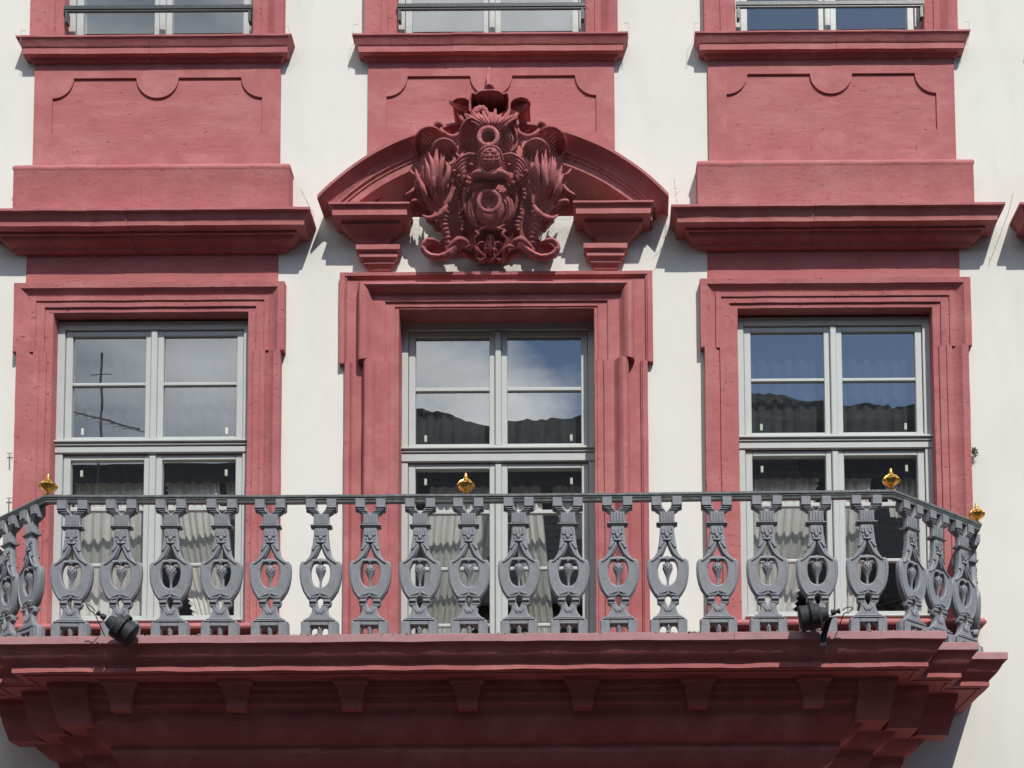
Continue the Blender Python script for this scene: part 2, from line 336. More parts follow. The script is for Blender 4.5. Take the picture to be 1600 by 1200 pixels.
def up_window(ux,names):
    stones('window_sill','red',ux-.855,ux+.855,8.985,[(.0,-.012),(.116,-.004),(.121,.0),(.121,.012),(.114,.018),(.106,.034),(.094,.054),(.090,.066),(.085,.070),(.085,.112),(.078,.114),(.050,.116),(.046,.124),(.030,.140),(.0,.142)],ux+random.uniform(-.3,.1))
    s=MB(); U=[(0,-.14),(0,.016),(.003,.02),(.065,.021),(.067,.030),(.110,.032),(.113,.024),(.130,.034),(.160,.056),(.170,.062),(.228,.064),(.230,.058),(.230,-.01)]
    usweep(s,ux,.675,10.92,8.98,U,.02,10.7,.85); s.build('upper_window_surround','pitted',fac,smooth=30)
    pane_window(ux,.685,8.97,10.93,(10.05,10.15),[(10.5,10.53)],[(9.50,9.53)],.07,'upper floor window above the %s window'%names,tags=False)
    # iron rail across the reveal
    g=MB(); g.box(ux-.672,ux+.672,-.045,-.015,9.242,9.268); g.box(ux-.672,ux+.672,-.040,-.020,9.228,9.238)
    for sg in (-1,1):
        g.box(ux+sg*.655-.010,ux+sg*.655+.010,-.038,.01,9.15,9.23)
    g.build('window_guard_rail','darkiron',fac)
side_bay(XL,UP[XL],'left'); side_bay(XR,UP[XR],'right'); side_bay(XN,UP[XN],'far right')
up_panel(UP[XM],8.872,8.06); up_window(UP[XM],'middle')
lo=[(5.605,5.638),(5.205,5.230)]
for cx,nm in ((XL,'left tall window behind the iron railing, antenna mirrored in its panes'),(XR,'right tall window behind the iron railing, blue sky mirrored in its panes'),(XN,'window at the far right edge')):
    pane_window(cx,.69,4.74,6.985,(6.018,6.105),[(6.52,6.545)],lo,.070,nm)
pane_window(XM,.70,4.295,7.02,(5.985,6.085),[(6.515,6.545)],[(5.61,5.64),(5.20,5.225),(4.79,4.815)],.172,'middle balcony door with moulded surround and gilt finial in front',name='balcony_door')
s=MB(); usweep(s,XM,.688,7.015,4.42,DOOR,.040,6.63,.68); s.build('door_surround','red',fac,smooth=30)
for sg in (-1,1):
    g=MB(); a,b_=(XM+.69,XM+1.075) if sg>0 else (XM-1.075,XM-.69)
    g.bar(a,b_,-.28,.12,4.25,4.43,.006); g.build('surround_base_block','pitted',fac)
# red base band below view, added to cut light bounced under the balcony
mb=MB(); mb.bar(-12,12,-.02,.06,0,2.9,.02); mb.build('added_socle','pitted',fac)
# ------------------------------------------------------------ pediment
CZ,RR=6.625,1.645
ARCH=[(0,.0),(0,.215),(.002,.22),(.020,.22),(.024,.212),(.032,.196),(.048,.166),(.068,.148),(.086,.140),(.092,.136),(.102,.136),(.106,.130),(.108,.120),(.116,.119),(.124,.118),(.126,.108),(.174,.108),(.176,.06),(.178,-.20)]
mb=MB(); st=[]
def arcpt(r,p,x): rr=RR-r; return Vector((x,-p,CZ+math.sqrt(max(rr*rr-x*x,0))))
n=48
xe=[1.0+p for r_,p in ARCH]
rows=[[Vector((-xe[k],0,arcpt(r_,p,-xe[k]).z)) for k,(r_,p) in enumerate(ARCH)]]
for i in range(n+1):
    row=[]
    for k,(r_,p) in enumerate(ARCH):
        a=math.asin(xe[k]/(RR-r_)); t=-a+2*a*i/n; rr=RR-r_
        row.append(Vector((rr*math.sin(t)-.008,-p,CZ+rr*math.cos(t))))
    rows.append(row)
rows.append([Vector((xe[k],0,arcpt(r_,p,xe[k]).z)) for k,(r_,p) in enumerate(ARCH)])
mb.grid([[wob(v,.002) for v in r] for r in rows])
ped=mb.build('segmental_pediment','red',fac,smooth=32)
mb=MB(); mb.bar(-1.02,1.0,-.24,-.18,7.60,8.20); mb.build('tympanum','carved',ped)
mb=MB(); mb.bar(-.98,.96,-.20,.001,7.676,7.700); mb.build('tympanum_ledge','plaster',ped)
ENT=[(.0,-.03),(.215,-.004),(.220,.0),(.220,.012),(.208,.016),(.197,.030),(.193,.040),(.200,.044),(.200,.080),(.190,.083),(.150,.086),(.142,.096),(.142,.112),(.122,.122),(.104,.142),(.078,.162),(.062,.182),(.052,.205),(.0,.225)]
BRK=[(0,-.01),(.088,-.002),(.092,.0),(.092,.034),(.082,.040),(.070,.044),(.068,.054),(.072,.066),(.070,.078),(.050,.090),(.044,.102),(.046,.112),(.034,.124),(.022,.134),(.020,.146),(.0,.148)]
for sg,cxx in ((-1,-.868),(1,.828)):
    g=MB(); mitre(g,cxx-.060,cxx+.060,7.672,ENT); g.build('entablature_block','red',ped,smooth=32)
    cb=-.826 if sg<0 else .772
    g=MB(); mitre(g,cb-.062,cb+.062,7.444,BRK); g.build('pendant_bracket','red',ped,smooth=32)

# ------------------------------------------------------------ coat of arms
coat=thing('coat_of_arms','carved red stone coat of arms with helmet, two rings and acanthus plumes on the pediment','coat of arms',at(766,410,.0))
CXP=766.0
def mir(pts): return [(2*CXP-q[0],)+tuple(q[1:]) for q in pts]
def lean(y,p): return p*(1-.66*max(0,min(1.05,(y-230)/175))**1.3)
def A(q): return at(q[0],q[1],lean(q[1],q[2]))
def put(mb,name,label=None,sm=50):
    me_o=mb.build(name,'carved',None,smooth=sm); adopt(me_o,coat)
    if label: me_o['label']=label
    return me_o
def leaf(mb,pts,w,ridge=.18,curl=.35,thick=.018,nr=3,wv=0.0,n=7):
    P=curve([tuple(A(q)) for q in pts],6); m_=len(P); W_=[v/235.0 for v in w]; rows=[]
    K=13
    for i,p in enumerate(P):
        t=i/(m_-1)*(len(W_)-1); a=int(min(t,len(W_)-2)); ww=W_[a]+(W_[a+1]-W_[a])*(t-a); ww*=1+wv*math.sin(i*1.9)
        T=(P[min(i+1,m_-1)]-P[max(i-1,0)]).normalized(); Nn=Vector((0,-1,0)); B=T.cross(Nn)
        if B.length<.05: B=Vector((1,0,0))
        B.normalize(); Nn=B.cross(T).normalized()
        if Nn.y>0: Nn=-Nn
        ring=[]
        for k in range(K):
            s_=-1+2*k/(K-1); ring.append(p+B*(ww*s_)+Nn*(ww*(-curl*s_*s_+ridge*math.cos(nr*math.pi*s_))))
        for k in range(K-1,-1,-4):
            s_=-1+2*k/(K-1); ring.append(p+B*(ww*.9*s_)-Nn*(thick+ww*curl))
        rows.append(ring)
    mb.grid(rows,True)
    o=len(mb.v)-len(rows)*len(rows[0]); nn=len(rows[0]); mb.f.append(tuple(range(o,o+nn))); mb.f.append(tuple(range(len(mb.v)-1,len(mb.v)-nn-1,-1)))
def rope(mb,pts,r,flat_=1,rib=0,ribn=1.2,n=8):
    P=curve([tuple(A(q)) for q in pts],7); m_=len(P); rs=[]
    for i in range(m_):
        t=i/(m_-1)*(len(r)-1); a=int(min(t,len(r)-2)); v=r[a]+(r[a+1]-r[a])*(t-a); rs.append(v/235*(1+rib*math.sin(i*ribn)))
    mb.tube(P,rs,n,flat_)
def scoop(mb,cx,cy,rx,ry,pc,slope,rim=2.0,dish=.03,rot=0,n=22):
    """shell-like hollow: leans forward at its top by slope (m per m), hollowed by dish, with a rolled rim"""
    rows=[]; rimp=[]
    for j in range(7):
        q=j/6; row=[]
        for k in range(n):
            a=2*math.pi*k/n; x=rx*q*math.cos(a); y=ry*q*math.sin(a); xr=x*math.cos(rot)-y*math.sin(rot); yr=x*math.sin(rot)+y*math.cos(rot)
            pp=pc+(-yr/235)*slope+dish*(q*q-1)+.006*q*math.cos(7*a)
            row.append(at(cx+xr,cy+yr,max(lean(cy+yr,pp),.03)))
        rows.append(row)
    mb.grid(rows,True); rimp=rows[-1]+[rows[-1][0],rows[-1][1]]
    mb.tube(rimp,rim/235,6,cap=False)
    # back of the shell
    c=at(cx,cy,.03); mb.grid([[v for v in rows[-1]],[v.lerp(Vector((v.x,0,v.z)),.8) for v in rows[-1]]],True)
def torus(mb,cx,cy,R_,r_,p,flat_=1,n=28,m_=10):
    c=at(cx,cy,lean(cy,p)); s=.0042; rows=[]
    for i in range(n+1):
        a=2*math.pi*i/n
        rows.append([c+Vector(((R_+r_*math.cos(2*math.pi*k/m_))*s*math.cos(a),-r_*s*math.sin(2*math.pi*k/m_)*flat_,(R_+r_*math.cos(2*math.pi*k/m_))*s*math.sin(a))) for k in range(m_)])
    mb.grid(rows,True)
def blob(mb,cx,cy,p,rx,ry,rp,n=12,rotz=0):
    c=at(cx,cy,lean(cy,p)); s=.0043; rows=[]
    for j in range(n//2+1):
        f_=-math.pi/2+math.pi*j/(n//2)
        rows.append([c+Vector((rx*s*math.cos(f_)*math.cos(2*math.pi*k/n),-rp*math.cos(f_)*math.sin(2*math.pi*k/n),ry*s*math.sin(f_))) for k in range(n)])
    mb.grid(rows,True)
# back slab
half=[(766,158),(782,162),(796,172),(803,190),(806,208),(828,212),(850,206),(870,214),(880,232),(880,262),(874,292),(866,322),(852,338),(842,356),(838,372),(850,384),(846,396),(826,396),(806,392),(790,402),(766,408)]
prof=[(q[0],q[1]) for q in half]+[(2*CXP-q[0],q[1]) for q in half[-2:0:-1]]
mb=MB(); c0=(766,285)
rows=[]
for (k_,p) in ((1.0,.02),(1.0,.11),(.94,.15),(.80,.17),(.5,.19),(.05,.20)):
    rows.append([wob(at(c0[0]+(x-c0[0])*k_,c0[1]+(y-c0[1])*k_,lean(c0[1]+(y-c0[1])*k_,p)),.008,26) for x,y in prof])
mb.grid(rows,True); put(mb,'backing_slab',sm=40)
# crowning shell
mb=MB(); rows=[]
for j in range(8):
    q=j/7; row=[]
    for k in range(19):
        a=math.pi*k/18; sx=math.cos(a); rx=18+(31-18)*q; top=(.55+.45*math.sin(a)**.5)
        sx=math.copysign(abs(sx)**.55,sx); top=math.sin(a)**.28 if 0<k<18 else 0; row.append(at(765-rx*sx,174-(33*q)*top+(5.5*abs(math.sin(3*a+.0))-5.5)*q*-.9*min(1,math.sin(a)*3),.10+.28*q**.8-.04*abs(sx)*q))
    rows.append(row)
mb.grid(rows); rim=rows[-1]; mb.tube(rim,.0075,6)
mb.grid([rim,[Vector((v.x,-.02,v.z-.02)) for v in rim]])
blob(mb,765,137,.36,8,5,.04); 
put(mb,'crowning_shell')
mb=MB(); leaf(mb,[(763,130,.10),(763,118,.09),(764,109,.05),(765,104,.02)],[3,4,3,1],.1); put(mb,'crest_spike')
mb=MB()
scoop(mb,722,164,15,11,.26,1.7,1.6,.03,.2); scoop(mb,813,165,15,13,.27,1.8,1.6,.03,-.3)
leaf(mb,[(748,178,.28),(732,172,.30),(716,166,.32),(702,158,.30)],[6,6,5,1.5],.25); leaf(mb,[(784,180,.28),(800,174,.30),(814,164,.33),(827,156,.30)],[7,7,6,1.5],.25)
for k in range(2):
    rope(mb,[(742+k*5,196-k*3,.27+.02*k),(738+k*6,180-k*3,.31+.02*k),(750+k*5,170-k*0,.31+.02*k),(762,182,.30+.02*k),(764,196,.3)],[2.5,4.5,5,4.5,3],rib=.12,ribn=2.4)
rope(mb,[(790,198,.28),(796,186,.32),(806,180,.31),(812,170,.28)],[3,5,4,2]); rope(mb,[(800,205,.24),(808,195,.28),(806,182,.28)],[3,3,3]); rope(mb,[(728,200,.24),(722,188,.28),(716,176,.28)],[3,4,3])
leaf(mb,[(772,200,.31),(782,188,.35),(798,178,.34),(812,172,.30)],[7,8,7,3],.3,nr=4); leaf(mb,[(766,202,.30),(768,190,.33),(776,182,.32)],[5,7,3],.3)
blob(mb,766,190,.26,20,14,.05)
rs=random.Random(11)
for k in range(9):
    q=(k-4)/4+rs.uniform(-.06,.06); tx=766+q*40; ty=170+abs(q)*5+rs.uniform(-5,7)
    leaf(mb,[(766+q*8,202,.33),(766+q*16+2,192,.37),(766+q*30,183,.37),(tx,ty,.34+.02*(k%2))],[3,5.2,4.6,1.6],.18,.6,nr=2,wv=.14)
put(mb,'crest_foliage')
# wings beside the upper ring
mb=MB(); scoop(mb,736,214,18,30,.27,.75,2.6,.05,.08); put(mb,'crest_wing')
mb=MB(); scoop(mb,794,214,14,24,.26,.25,2.2,.04,-.15); leaf(mb,[(790,232,.25),(796,216,.30),(792,200,.32)],[6,7,3],.35); put(mb,'crest_wing')
mb=MB(); torus(mb,763,214,15.0,3.9,.41); put(mb,'upper_ring')
# helmet with barred visor
mb=MB(); blob(mb,766,252,.33,20,27,.11,20); rope(mb,[(747,250,.40),(752,234,.43),(766,228,.44),(780,234,.43),(785,250,.40)],[2,2,2,2,2])
rope(mb,[(748,262,.38),(757,270,.41),(766,272,.42),(775,270,.41),(784,262,.38)],[3,3,3,3,3])
hel=put(mb,'helmet')
for k in range(4):
    mb=MB(); rope(mb,[(755+k*7.3,234,.445-.012*abs(k-1.5)),(754.5+k*7.6,242,.455-.012*abs(k-1.5)),(756+k*7,251,.445-.012*abs(k-1.5))],[1.1,1.2,1.1],n=6); o=put(mb,'visor_bar'); 
for yy in (236.5,242.5,248.5):
    mb=MB(); rope(mb,[(752,yy,.42),(759,yy+.6,.450),(766,yy+1,.458),(773,yy+.6,.450),(781,yy,.42)],[1,1.1,1.1,1.1,1],n=6); put(mb,'visor_bar')
# shoulder shells
for sg in (0,1):
    mb=MB(); f=(lambda x: x) if sg else (lambda x:2*CXP-x)
    scoop(mb,f(860),225,24,27,.21,1.0,2.2,.05,0); scoop(mb,f(838),238,20,21,.25,1.1,2.2,.045,0)
    put(mb,'shoulder_shell')
    mb=MB()
    S=(lambda p:p) if sg else mir
    rope(mb,S([(806,196,.24),(812,208,.27),(826,213,.28),(840,206,.28),(846,198,.26)]),[3,3.4,3,3,3.6])
    rope(mb,S([(842,196,.27),(848,192,.30),(852,199,.29),(846,203,.28)]),[3.5,4.5,3.5,2])
    for k,(a_,b2) in enumerate((((812,224),(830,222)),((806,236),(822,232)))):
        rope(mb,S([(a_[0],a_[1],.22),((a_[0]+b2[0])/2,a_[1]+9,.27),(b2[0]+4,b2[1]-2,.24)]),[1.8,2.4,1.5])
    # mantling strands from the helmet
    for k in range(6):
        rope(mb,S([(784,244+k*4,.33),(800+k*1.0,242+k*5.2,.37-.008*k),(814-k*1.2,250+k*5.5,.36),(824-k*3,264+k*4,.31),(826-k*4.5,276+k*1.5,.27)]),[2.6,3.2,3.2,2.6,1.4],flat_=1.2,rib=.06)
    rope(mb,S([(800,262,.27),(806,272,.33),(798,280,.33),(792,272,.32)]),[2.5,3.5,3,2])
    blob(mb,S([(812,284)])[0][0],284,.25,11,12,.06)
    for q in ((806,270),(815,276),(822,268),(802,286),(796,258),(808,262)): 
        x_=S([q])[0][0]; blob(mb,x_,q[1],.35,3.6,3.2,.018,10)
    rope(mb,S([(830,236,.22),(822,250,.26),(832,258,.27),(838,250,.25)]),[2,3,3,2]); rope(mb,S([(824,282,.25),(838,300,.27),(846,322,.26)]),[2,3,2])
    put(mb,'mantling')
    # acanthus plume: blades fanning upward out of a collar
    base=(845,334)
    mb=MB(); rs=random.Random(3+sg)
    for k in range(17):
        q=k/16; bx=840+q*12; tx=828+q*54+rs.uniform(-2,2); ty=258-26*math.sin(math.pi*(.15+.6*q))+q*q*34+rs.uniform(-7,7)+(14 if k%3==1 else 0); pp=.27+.07*math.sin(math.pi*q)+(.03 if k%2 else -.01)
        sw=rs.uniform(-2,7); hh=(336-ty)
        leaf(mb,S([(bx,338,.26),(bx-1+q*7,336-hh*.25,.29),(bx*.62+tx*.38+4+sw*.6,336-hh*.52,pp+.02),(bx*.22+tx*.78+sw,336-hh*.80,pp+.03),(tx+3,ty,pp-.01)]),[2.2,3.6+rs.random()*1.6,4.8,3.8,.6],.10,.5,nr=1,wv=.05)
    rope(mb,S([(876,276,.27),(886,272,.29),(892,264,.27)]),[3,2.4,1]); rope(mb,S([(880,290,.27),(888,299,.30),(898,304,.30)]),[3,3,1.6]); rope(mb,S([(868,322,.25),(876,315,.29),(886,314,.29),(889,322,.26)]),[2.5,3,3,1.5])
    put(mb,'acanthus_plume')
    mb=MB(); rope(mb,S([(834,322,.30),(840,330,.34),(850,338,.36),(862,341,.34),(872,336,.30)]),[3.5,4.4,4.4,3.6,1.4]); leaf(mb,S([(846,362,.24),(850,348,.29),(856,338,.33)]),[6,10,12],.2)
    rope(mb,S([(838,328,.30),(840,342,.29),(838,356,.28),(834,368,.27),(832,382,.26)]),[8,8,7,6,5],rib=.16,ribn=1.7)
    # lower volute
    rope(mb,S([(820,388,.30),(830,396,.33),(845,402,.34),(862,399,.34),(871,388,.33),(866,377,.33),(856,376,.33),(846,379,.31)]),[5.5,6,5,5,5,4.4,3.6,2.2],flat_=1.2,rib=.05)
    scoop(mb,S([(853,388)])[0][0],389,13,9,.24,.6,1,.02)
    rope(mb,S([(798,384,.27),(806,376,.31),(816,374,.32),(826,382,.32),(834,392,.30)]),[3,4.4,4.8,4.2,3])
    rope(mb,S([(786,402,.24),(788,390,.30),(796,384,.32),(806,388,.30)]),[2,3,3,1.5]); leaf(mb,S([(792,404,.22),(800,396,.27),(812,392,.29)]),[5,7,4],.25)
    put(mb,'lower_scroll')
    # bead garland
    mb=MB()
    for q in range(11):
        y=298+q*6.2; x=818-.9*q+1.6*math.sin(q*1.3); blob(mb,S([(x,y)])[0][0],y,.27-.004*q,4.2+1.2*math.sin(q),3.6,.022,10)
    for q in ((802,290),(796,294),(806,296),(812,288),(800,300)): blob(mb,S([q])[0][0],q[1],.31,4,2.6,.016,10)
    put(mb,'bead_garland')
    mb=MB(); rope(mb,S([(796,290,.31),(806,302,.31),(806,322,.30),(798,342,.29),(788,352,.30),(778,356,.32)]),[2.6,3,3,3,3,1.5])
    leaf(mb,S([(778,300,.33),(794,314,.35),(794,334,.34),(784,350,.31)]),[3,8,7,2],.12,.5)
    put(mb,'shield_border')
# shield
mb=MB(); prof2=[(733,284),(745,278),(766,276),(787,278),(799,284),(802,305),(798,328),(788,346),(766,362),(744,346),(734,328),(730,305)]
pp2=curve([(a,b2,0) for a,b2 in prof2],4,True); rows=[]
for k_,p in ((1.0,.16),(1.0,.24),(.9,.29),(.7,.33),(.4,.355),(.02,.36)):
    rows.append([at(766+(q.x-766)*k_,318+(q.y-318)*k_,lean(318+(q.y-318)*k_*.5,p)) for q in pp2])
mb.grid(rows,True); put(mb,'shield')
mb=MB(); torus(mb,764.5,315,17.6,3.6,.41); put(mb,'shield_ring')
mb=MB(); rope(mb,[(738,282,.34),(742,272,.38),(752,269,.40),(762,274,.39),(770,270,.40),(782,269,.40),(792,275,.38),(796,286,.34)],[3.5,5,5,4.4,4.4,5,5,3.5]); scoop(mb,767,283,28,9,.27,1.4,1.2,.03); put(mb,'shield_crest_scroll')
# foot shells
mb=MB()
rope(mb,[(746,362,.30),(756,356,.33),(766,353,.34),(776,356,.33),(790,360,.30)],[1.5,2.4,2.6,2.4,1.5])
for cxx,rx,rot in ((752,9,.15),(766,10,0),(780,9,-.15)): scoop(mb,cxx,392,rx,14,.27,.5,1.6,.02,rot)
leaf(mb,[(766,400,.26),(766,390,.29),(766,378,.32),(766,366,.33)],[3,10,9,4],.16,.4,nr=3); blob(mb,766,386,.34,4,6,.02); blob(mb,760,390,.33,3,3,.015,8); blob(mb,772,390,.33,3,3,.015,8)
for sg in (0,1):
    S=(lambda p:p) if sg else mir
    rope(mb,S([(776,400,.25),(786,388,.28),(790,374,.29),(784,366,.30)]),[2,2.4,2.2,1.2]); rope(mb,S([(742,360,.31),(747,366,.33),(741,372,.31)]),[2.4,2.6,1.4])
leaf(mb,[(740,398,.22),(744,384,.27),(738,370,.28)],[5,9,3],.2); leaf(mb,[(792,398,.22),(788,384,.27),(794,370,.28)],[5,9,3],.2)
put(mb,'foot_shell')

# bird net draped over pediment and arms
mb=MB(); 
def netp(px,py):
    q=abs(px-766); base=.25 if q>130 else .25+.20*math.cos(q/130*math.pi/2)
    return base+.012*math.sin(px*.11)*math.cos(py*.09)
for fam in (1,-1):
    for c in range(-60,150,1):
        k=c*13.0; pts=[]
        for i in range(40):
            x=560+i*14; y=200+k*.5+fam*(x-766)*1.0-100
            if 560<x<1010 and 196+abs(x-766)*.30*((abs(x-766)>110))+(-10 if abs(x-766)<40 else 6)<y<(372 if abs(x-766)<108 else 322): pts.append(at(x,y,lean(y,netp(x,y))+.012))
            else:
                if len(pts)>1: mb.tube(pts,.0006,3,cap=False)
                pts=[]
        if len(pts)>1: mb.tube(pts,.0006,3,cap=False)
mb.build('bird_net','net',None,label='fine beige bird net stretched over the carved arms and arched pediment',category='net',recalc=False)

# ------------------------------------------------------------ balcony slab
XB=-.095
bal=thing('balcony','red stone balcony slab with stepped ends, lit fillet and tapered brackets below','balcony',(XB,0,4.294))
PLAN=[(3.405,0),(3.405,.765),(3.165,.765),(3.165,.968),(2.905,.968),(2.905,1.2)]
def slab(prof,name,mt,w=.0015):
    st=[]
    for sg in (-1,1):
        pl=PLAN if sg<0 else PLAN[::-1]
        for (x,p) in pl:
            st.append([Vector((XB+sg*(x-r_),-(max(p-r_,0) if p>0 else 0),4.294-d)) for r_,d in prof])
    mb=MB(); sweep(mb,st,.06,w); return adopt(mb.build(name,mt,None,smooth=32),bal)
slab([(.09,-.001),(.006,0),(0,.004),(0,.047),(.004,.050)],'metal_flashing','faded',.0025)
slab([(.004,.051),(.014,.054),(.026,.068),(.038,.092),(.056,.120),(.078,.142),(.092,.152),(.097,.160),(.098,.165)],'cyma_moulding','red')
slab([(.099,.166),(.095,.167),(.095,.194),(.099,.196)],'fillet','red',.004)
slab([(.100,.197),(.140,.198),(.142,.206),(.158,.206),(.159,.199),(.33,.199)],'soffit','red')
slab([(.32,.195),(.32,.235),(.335,.245),(.335,.275),(.35,.29),(.355,.33),(.40,.36),(.41,.38),(.41,.43),(.425,.44),(.45,.48),(.50,.53),(.55,.55),(.56,.57),(.56,.60),(.60,.66),(.66,.70),(.70,.71),(.72,.76),(.76,.90),(.764,1.2)],'corbelled_base','red',.003)
for x in (-2.47,-1.62,-.62,.42,1.52,2.41):
    mb=MB(); mb.bar(x,x+.005,1.19,1.2035,4.244,4.295,.0008); adopt(mb.build('flashing_seam','faded',None),bal)
# deck
mb=MB(); pl=[(XB-x,-p) for x,p in PLAN]+[(XB+x,-p) for x,p in PLAN[::-1]]
pl2=[(x-XB)*.985+XB for x,_ in pl]; vs=[(pl2[i],pl[i][1]*.985+.0,4.2925) for i in range(len(pl))]; mb.add(vs,[tuple(range(len(vs)))]); adopt(mb.build('deck','cobble',None),bal)
for k in range(-3,4):
    xc=XB-.035+.725*k; mb=MB(); zt=4.098
    pr=[(.112,zt),(.106,zt-.03),(.090,zt-.035),(.078,zt-.08),(.068,zt-.11),(.060,zt-.18)]
    yf=[.970,.960,.950,.925,.905,.89]
    rows=[[Vector((xc-hw_,-.80,z)),Vector((xc-hw_,-y_,z)),Vector((xc+hw_,-y_,z)),Vector((xc+hw_,-.80,z))] for (hw_,z),y_ in zip(pr,yf)]
    mb.grid(rows); o=len(mb.v)-4; mb.f.append((o,o+1,o+2,o+3)); adopt(mb.build('bracket','red',None),bal)
# corner corbels on the stepped ends
for sg in (-1,1):
    for (x,p) in ((2.62,.90),(2.86,.70),(3.10,.50)):
        mb=MB(); xc=XB+sg*x
        pr=[(.10,0,4.10),(.10,.0,4.06),(.085,.02,4.02),(.075,.03,3.95),(.06,.06,3.89),(.05,.08,3.84)]
        rows=[[Vector((xc-sg*.30,-.25,z)),Vector((xc-sg*.2,-(p-r_),z)),Vector((xc+sg*(h-.05),-(p-r_),z)),Vector((xc+sg*(h-.05),-.25,z))] for h,r_,z in pr]
        mb.grid(rows); o=len(mb.v)-4; mb.f.append((o,o+1,o+2,o+3)); adopt(mb.build('corner_bracket','red',None),bal)
# grit and moss along the deck edge
mb=MB()
for i in range(1500):
    x=random.uniform(-2.88,2.88)+XB; y=-random.uniform(1.14,1.196); s=random.uniform(.003,.009)*(1.3 if noise.noise(Vector((x*3,0,0)))>0 else .8)
    a=random.random()*3; c_,s_=math.cos(a)*s,math.sin(a)*s
    mb.add([(x+c_,y+s_,4.293),(x-s_,y+c_,4.293),(x-c_,y-s_,4.293),(x+s_,y-c_,4.293),(x,y,4.293+s*1.3)],[(0,1,4),(1,2,4),(2,3,4),(3,0,4)])
mb.build('grit','grit',None,kind='stuff',label='mossy grit lying along the edge of the balcony slab',category='grit',recalc=False)

# ------------------------------------------------------------ balustrade
RP=1.10; ZB=4.294; ZR=5.168
brl=thing('iron_balustrade','grey cast iron balustrade with lyre shaped balusters round the balcony','balustrade',(XB,-RP,ZB))
def sym(right): return right+[(-x,z) for x,z in right[::-1] if x>1e-6]
outer=sym([(0.110,0),(.111,.100),(.106,.108),(.092,.114),(.088,.122),(.070,.130),(.054,.150),(.045,.172),(.043,.198),(.062,.212),(.064,.236),(.060,.242),(.078,.262),(.102,.300),(.116,.340),(.124,.385),(.126,.430),(.123,.470),(.112,.484),(.098,.486),(.088,.481),(.086,.492),(.074,.506),(.060,.530),(.052,.565),(.047,.600),(.041,.650),(.038,.698),(.060,.704),(.061,.714),(.044,.722),(.043,.780),(.060,.790),(.064,.800),(.090,.808),(.091,.876),(.036,.876),(.034,.828),(.018,.800),(0,.784)])
oval=curve([(0,.482,0),(.018,.487,0),(.045,.478,0),(.060,.448,0),(.064,.410,0),(.056,.365,0),(.036,.332,0),(0,.318,0),(-.036,.332,0),(-.056,.365,0),(-.064,.410,0),(-.060,.448,0),(-.045,.478,0),(-.018,.487,0)],4,True)
tri=curve([(0,.588,0),(.012,.560,0),(.028,.524,0),(.046,.501,0),(.024,.499,0),(0,.504,0),(-.024,.499,0),(-.046,.501,0),(-.028,.524,0),(-.012,.560,0)],3,True)
drop=curve([(0,.182,0),(.013,.204,0),(.023,.226,0),(.022,.248,0),(.012,.260,0),(0,.264,0),(-.012,.260,0),(-.022,.248,0),(-.023,.226,0),(-.013,.204,0)],3,True)
arch=curve([(.010,.010,0),(.009,.040,0),(.012,.060,0),(.026,.076,0),(.046,.070,0),(.059,.045,0),(.060,.012,0),(.036,.006,0)],4,True)
arch2=[Vector((-q.x,q.y,0)) for q in arch]
vs,fs=flat([outer,[(q.x,q.y) for q in oval],[(q.x,q.y) for q in tri],[(q.x,q.y) for q in drop],[(q.x,q.y) for q in arch],[(q.x,q.y) for q in arch2]],.010,.010,-.0055,3)
bm_=MB(); bm_.add([(v[0],v[1],v[2]) for v in vs],fs)
# thickened blocks, caps and collars (real casting relief)
def fb(x0,x1,d,z0,z1,c=.004): bm_.bar(x0,x1,-d,d,z0,z1,c)
for z0,z1,hw_,d in ((.104,.114,.096,.040),(.115,.126,.080,.034),(.206,.214,.050,.0235),(.226,.238,.066,.031),(.700,.706,.056,.026),(.706,.716,.064,.032),):
    if z0>.2 and z0<.24:
        for sg in (-1,1): fb(min(sg*.021,sg*hw_),max(sg*.021,sg*hw_),d,z0,z1)
    else: fb(-hw_,hw_,d,z0,z1)
for sg in (-1,1):
    a=lambda u,v:(min(sg*u,sg*v),max(sg*u,sg*v))
    fb(*a(.056,.112),.036,-.001,.103); 
    for u,v,d,z0,z1 in ((.034,.093,.036,.818,.876),(.030,.084,.030,.806,.817),(.018,.070,.027,.796,.805),(.010,.056,.024,.787,.795)): fb(*a(u,v),d,z0,z1)
fb(-.056,.056,.034,.078,.1035)
for k in range(5):
    x=(-2+k)*.018; bm_.tube([(x,-.020,.722),(x,-.0205,.752),(x,-.020,.780)],.0065,6)
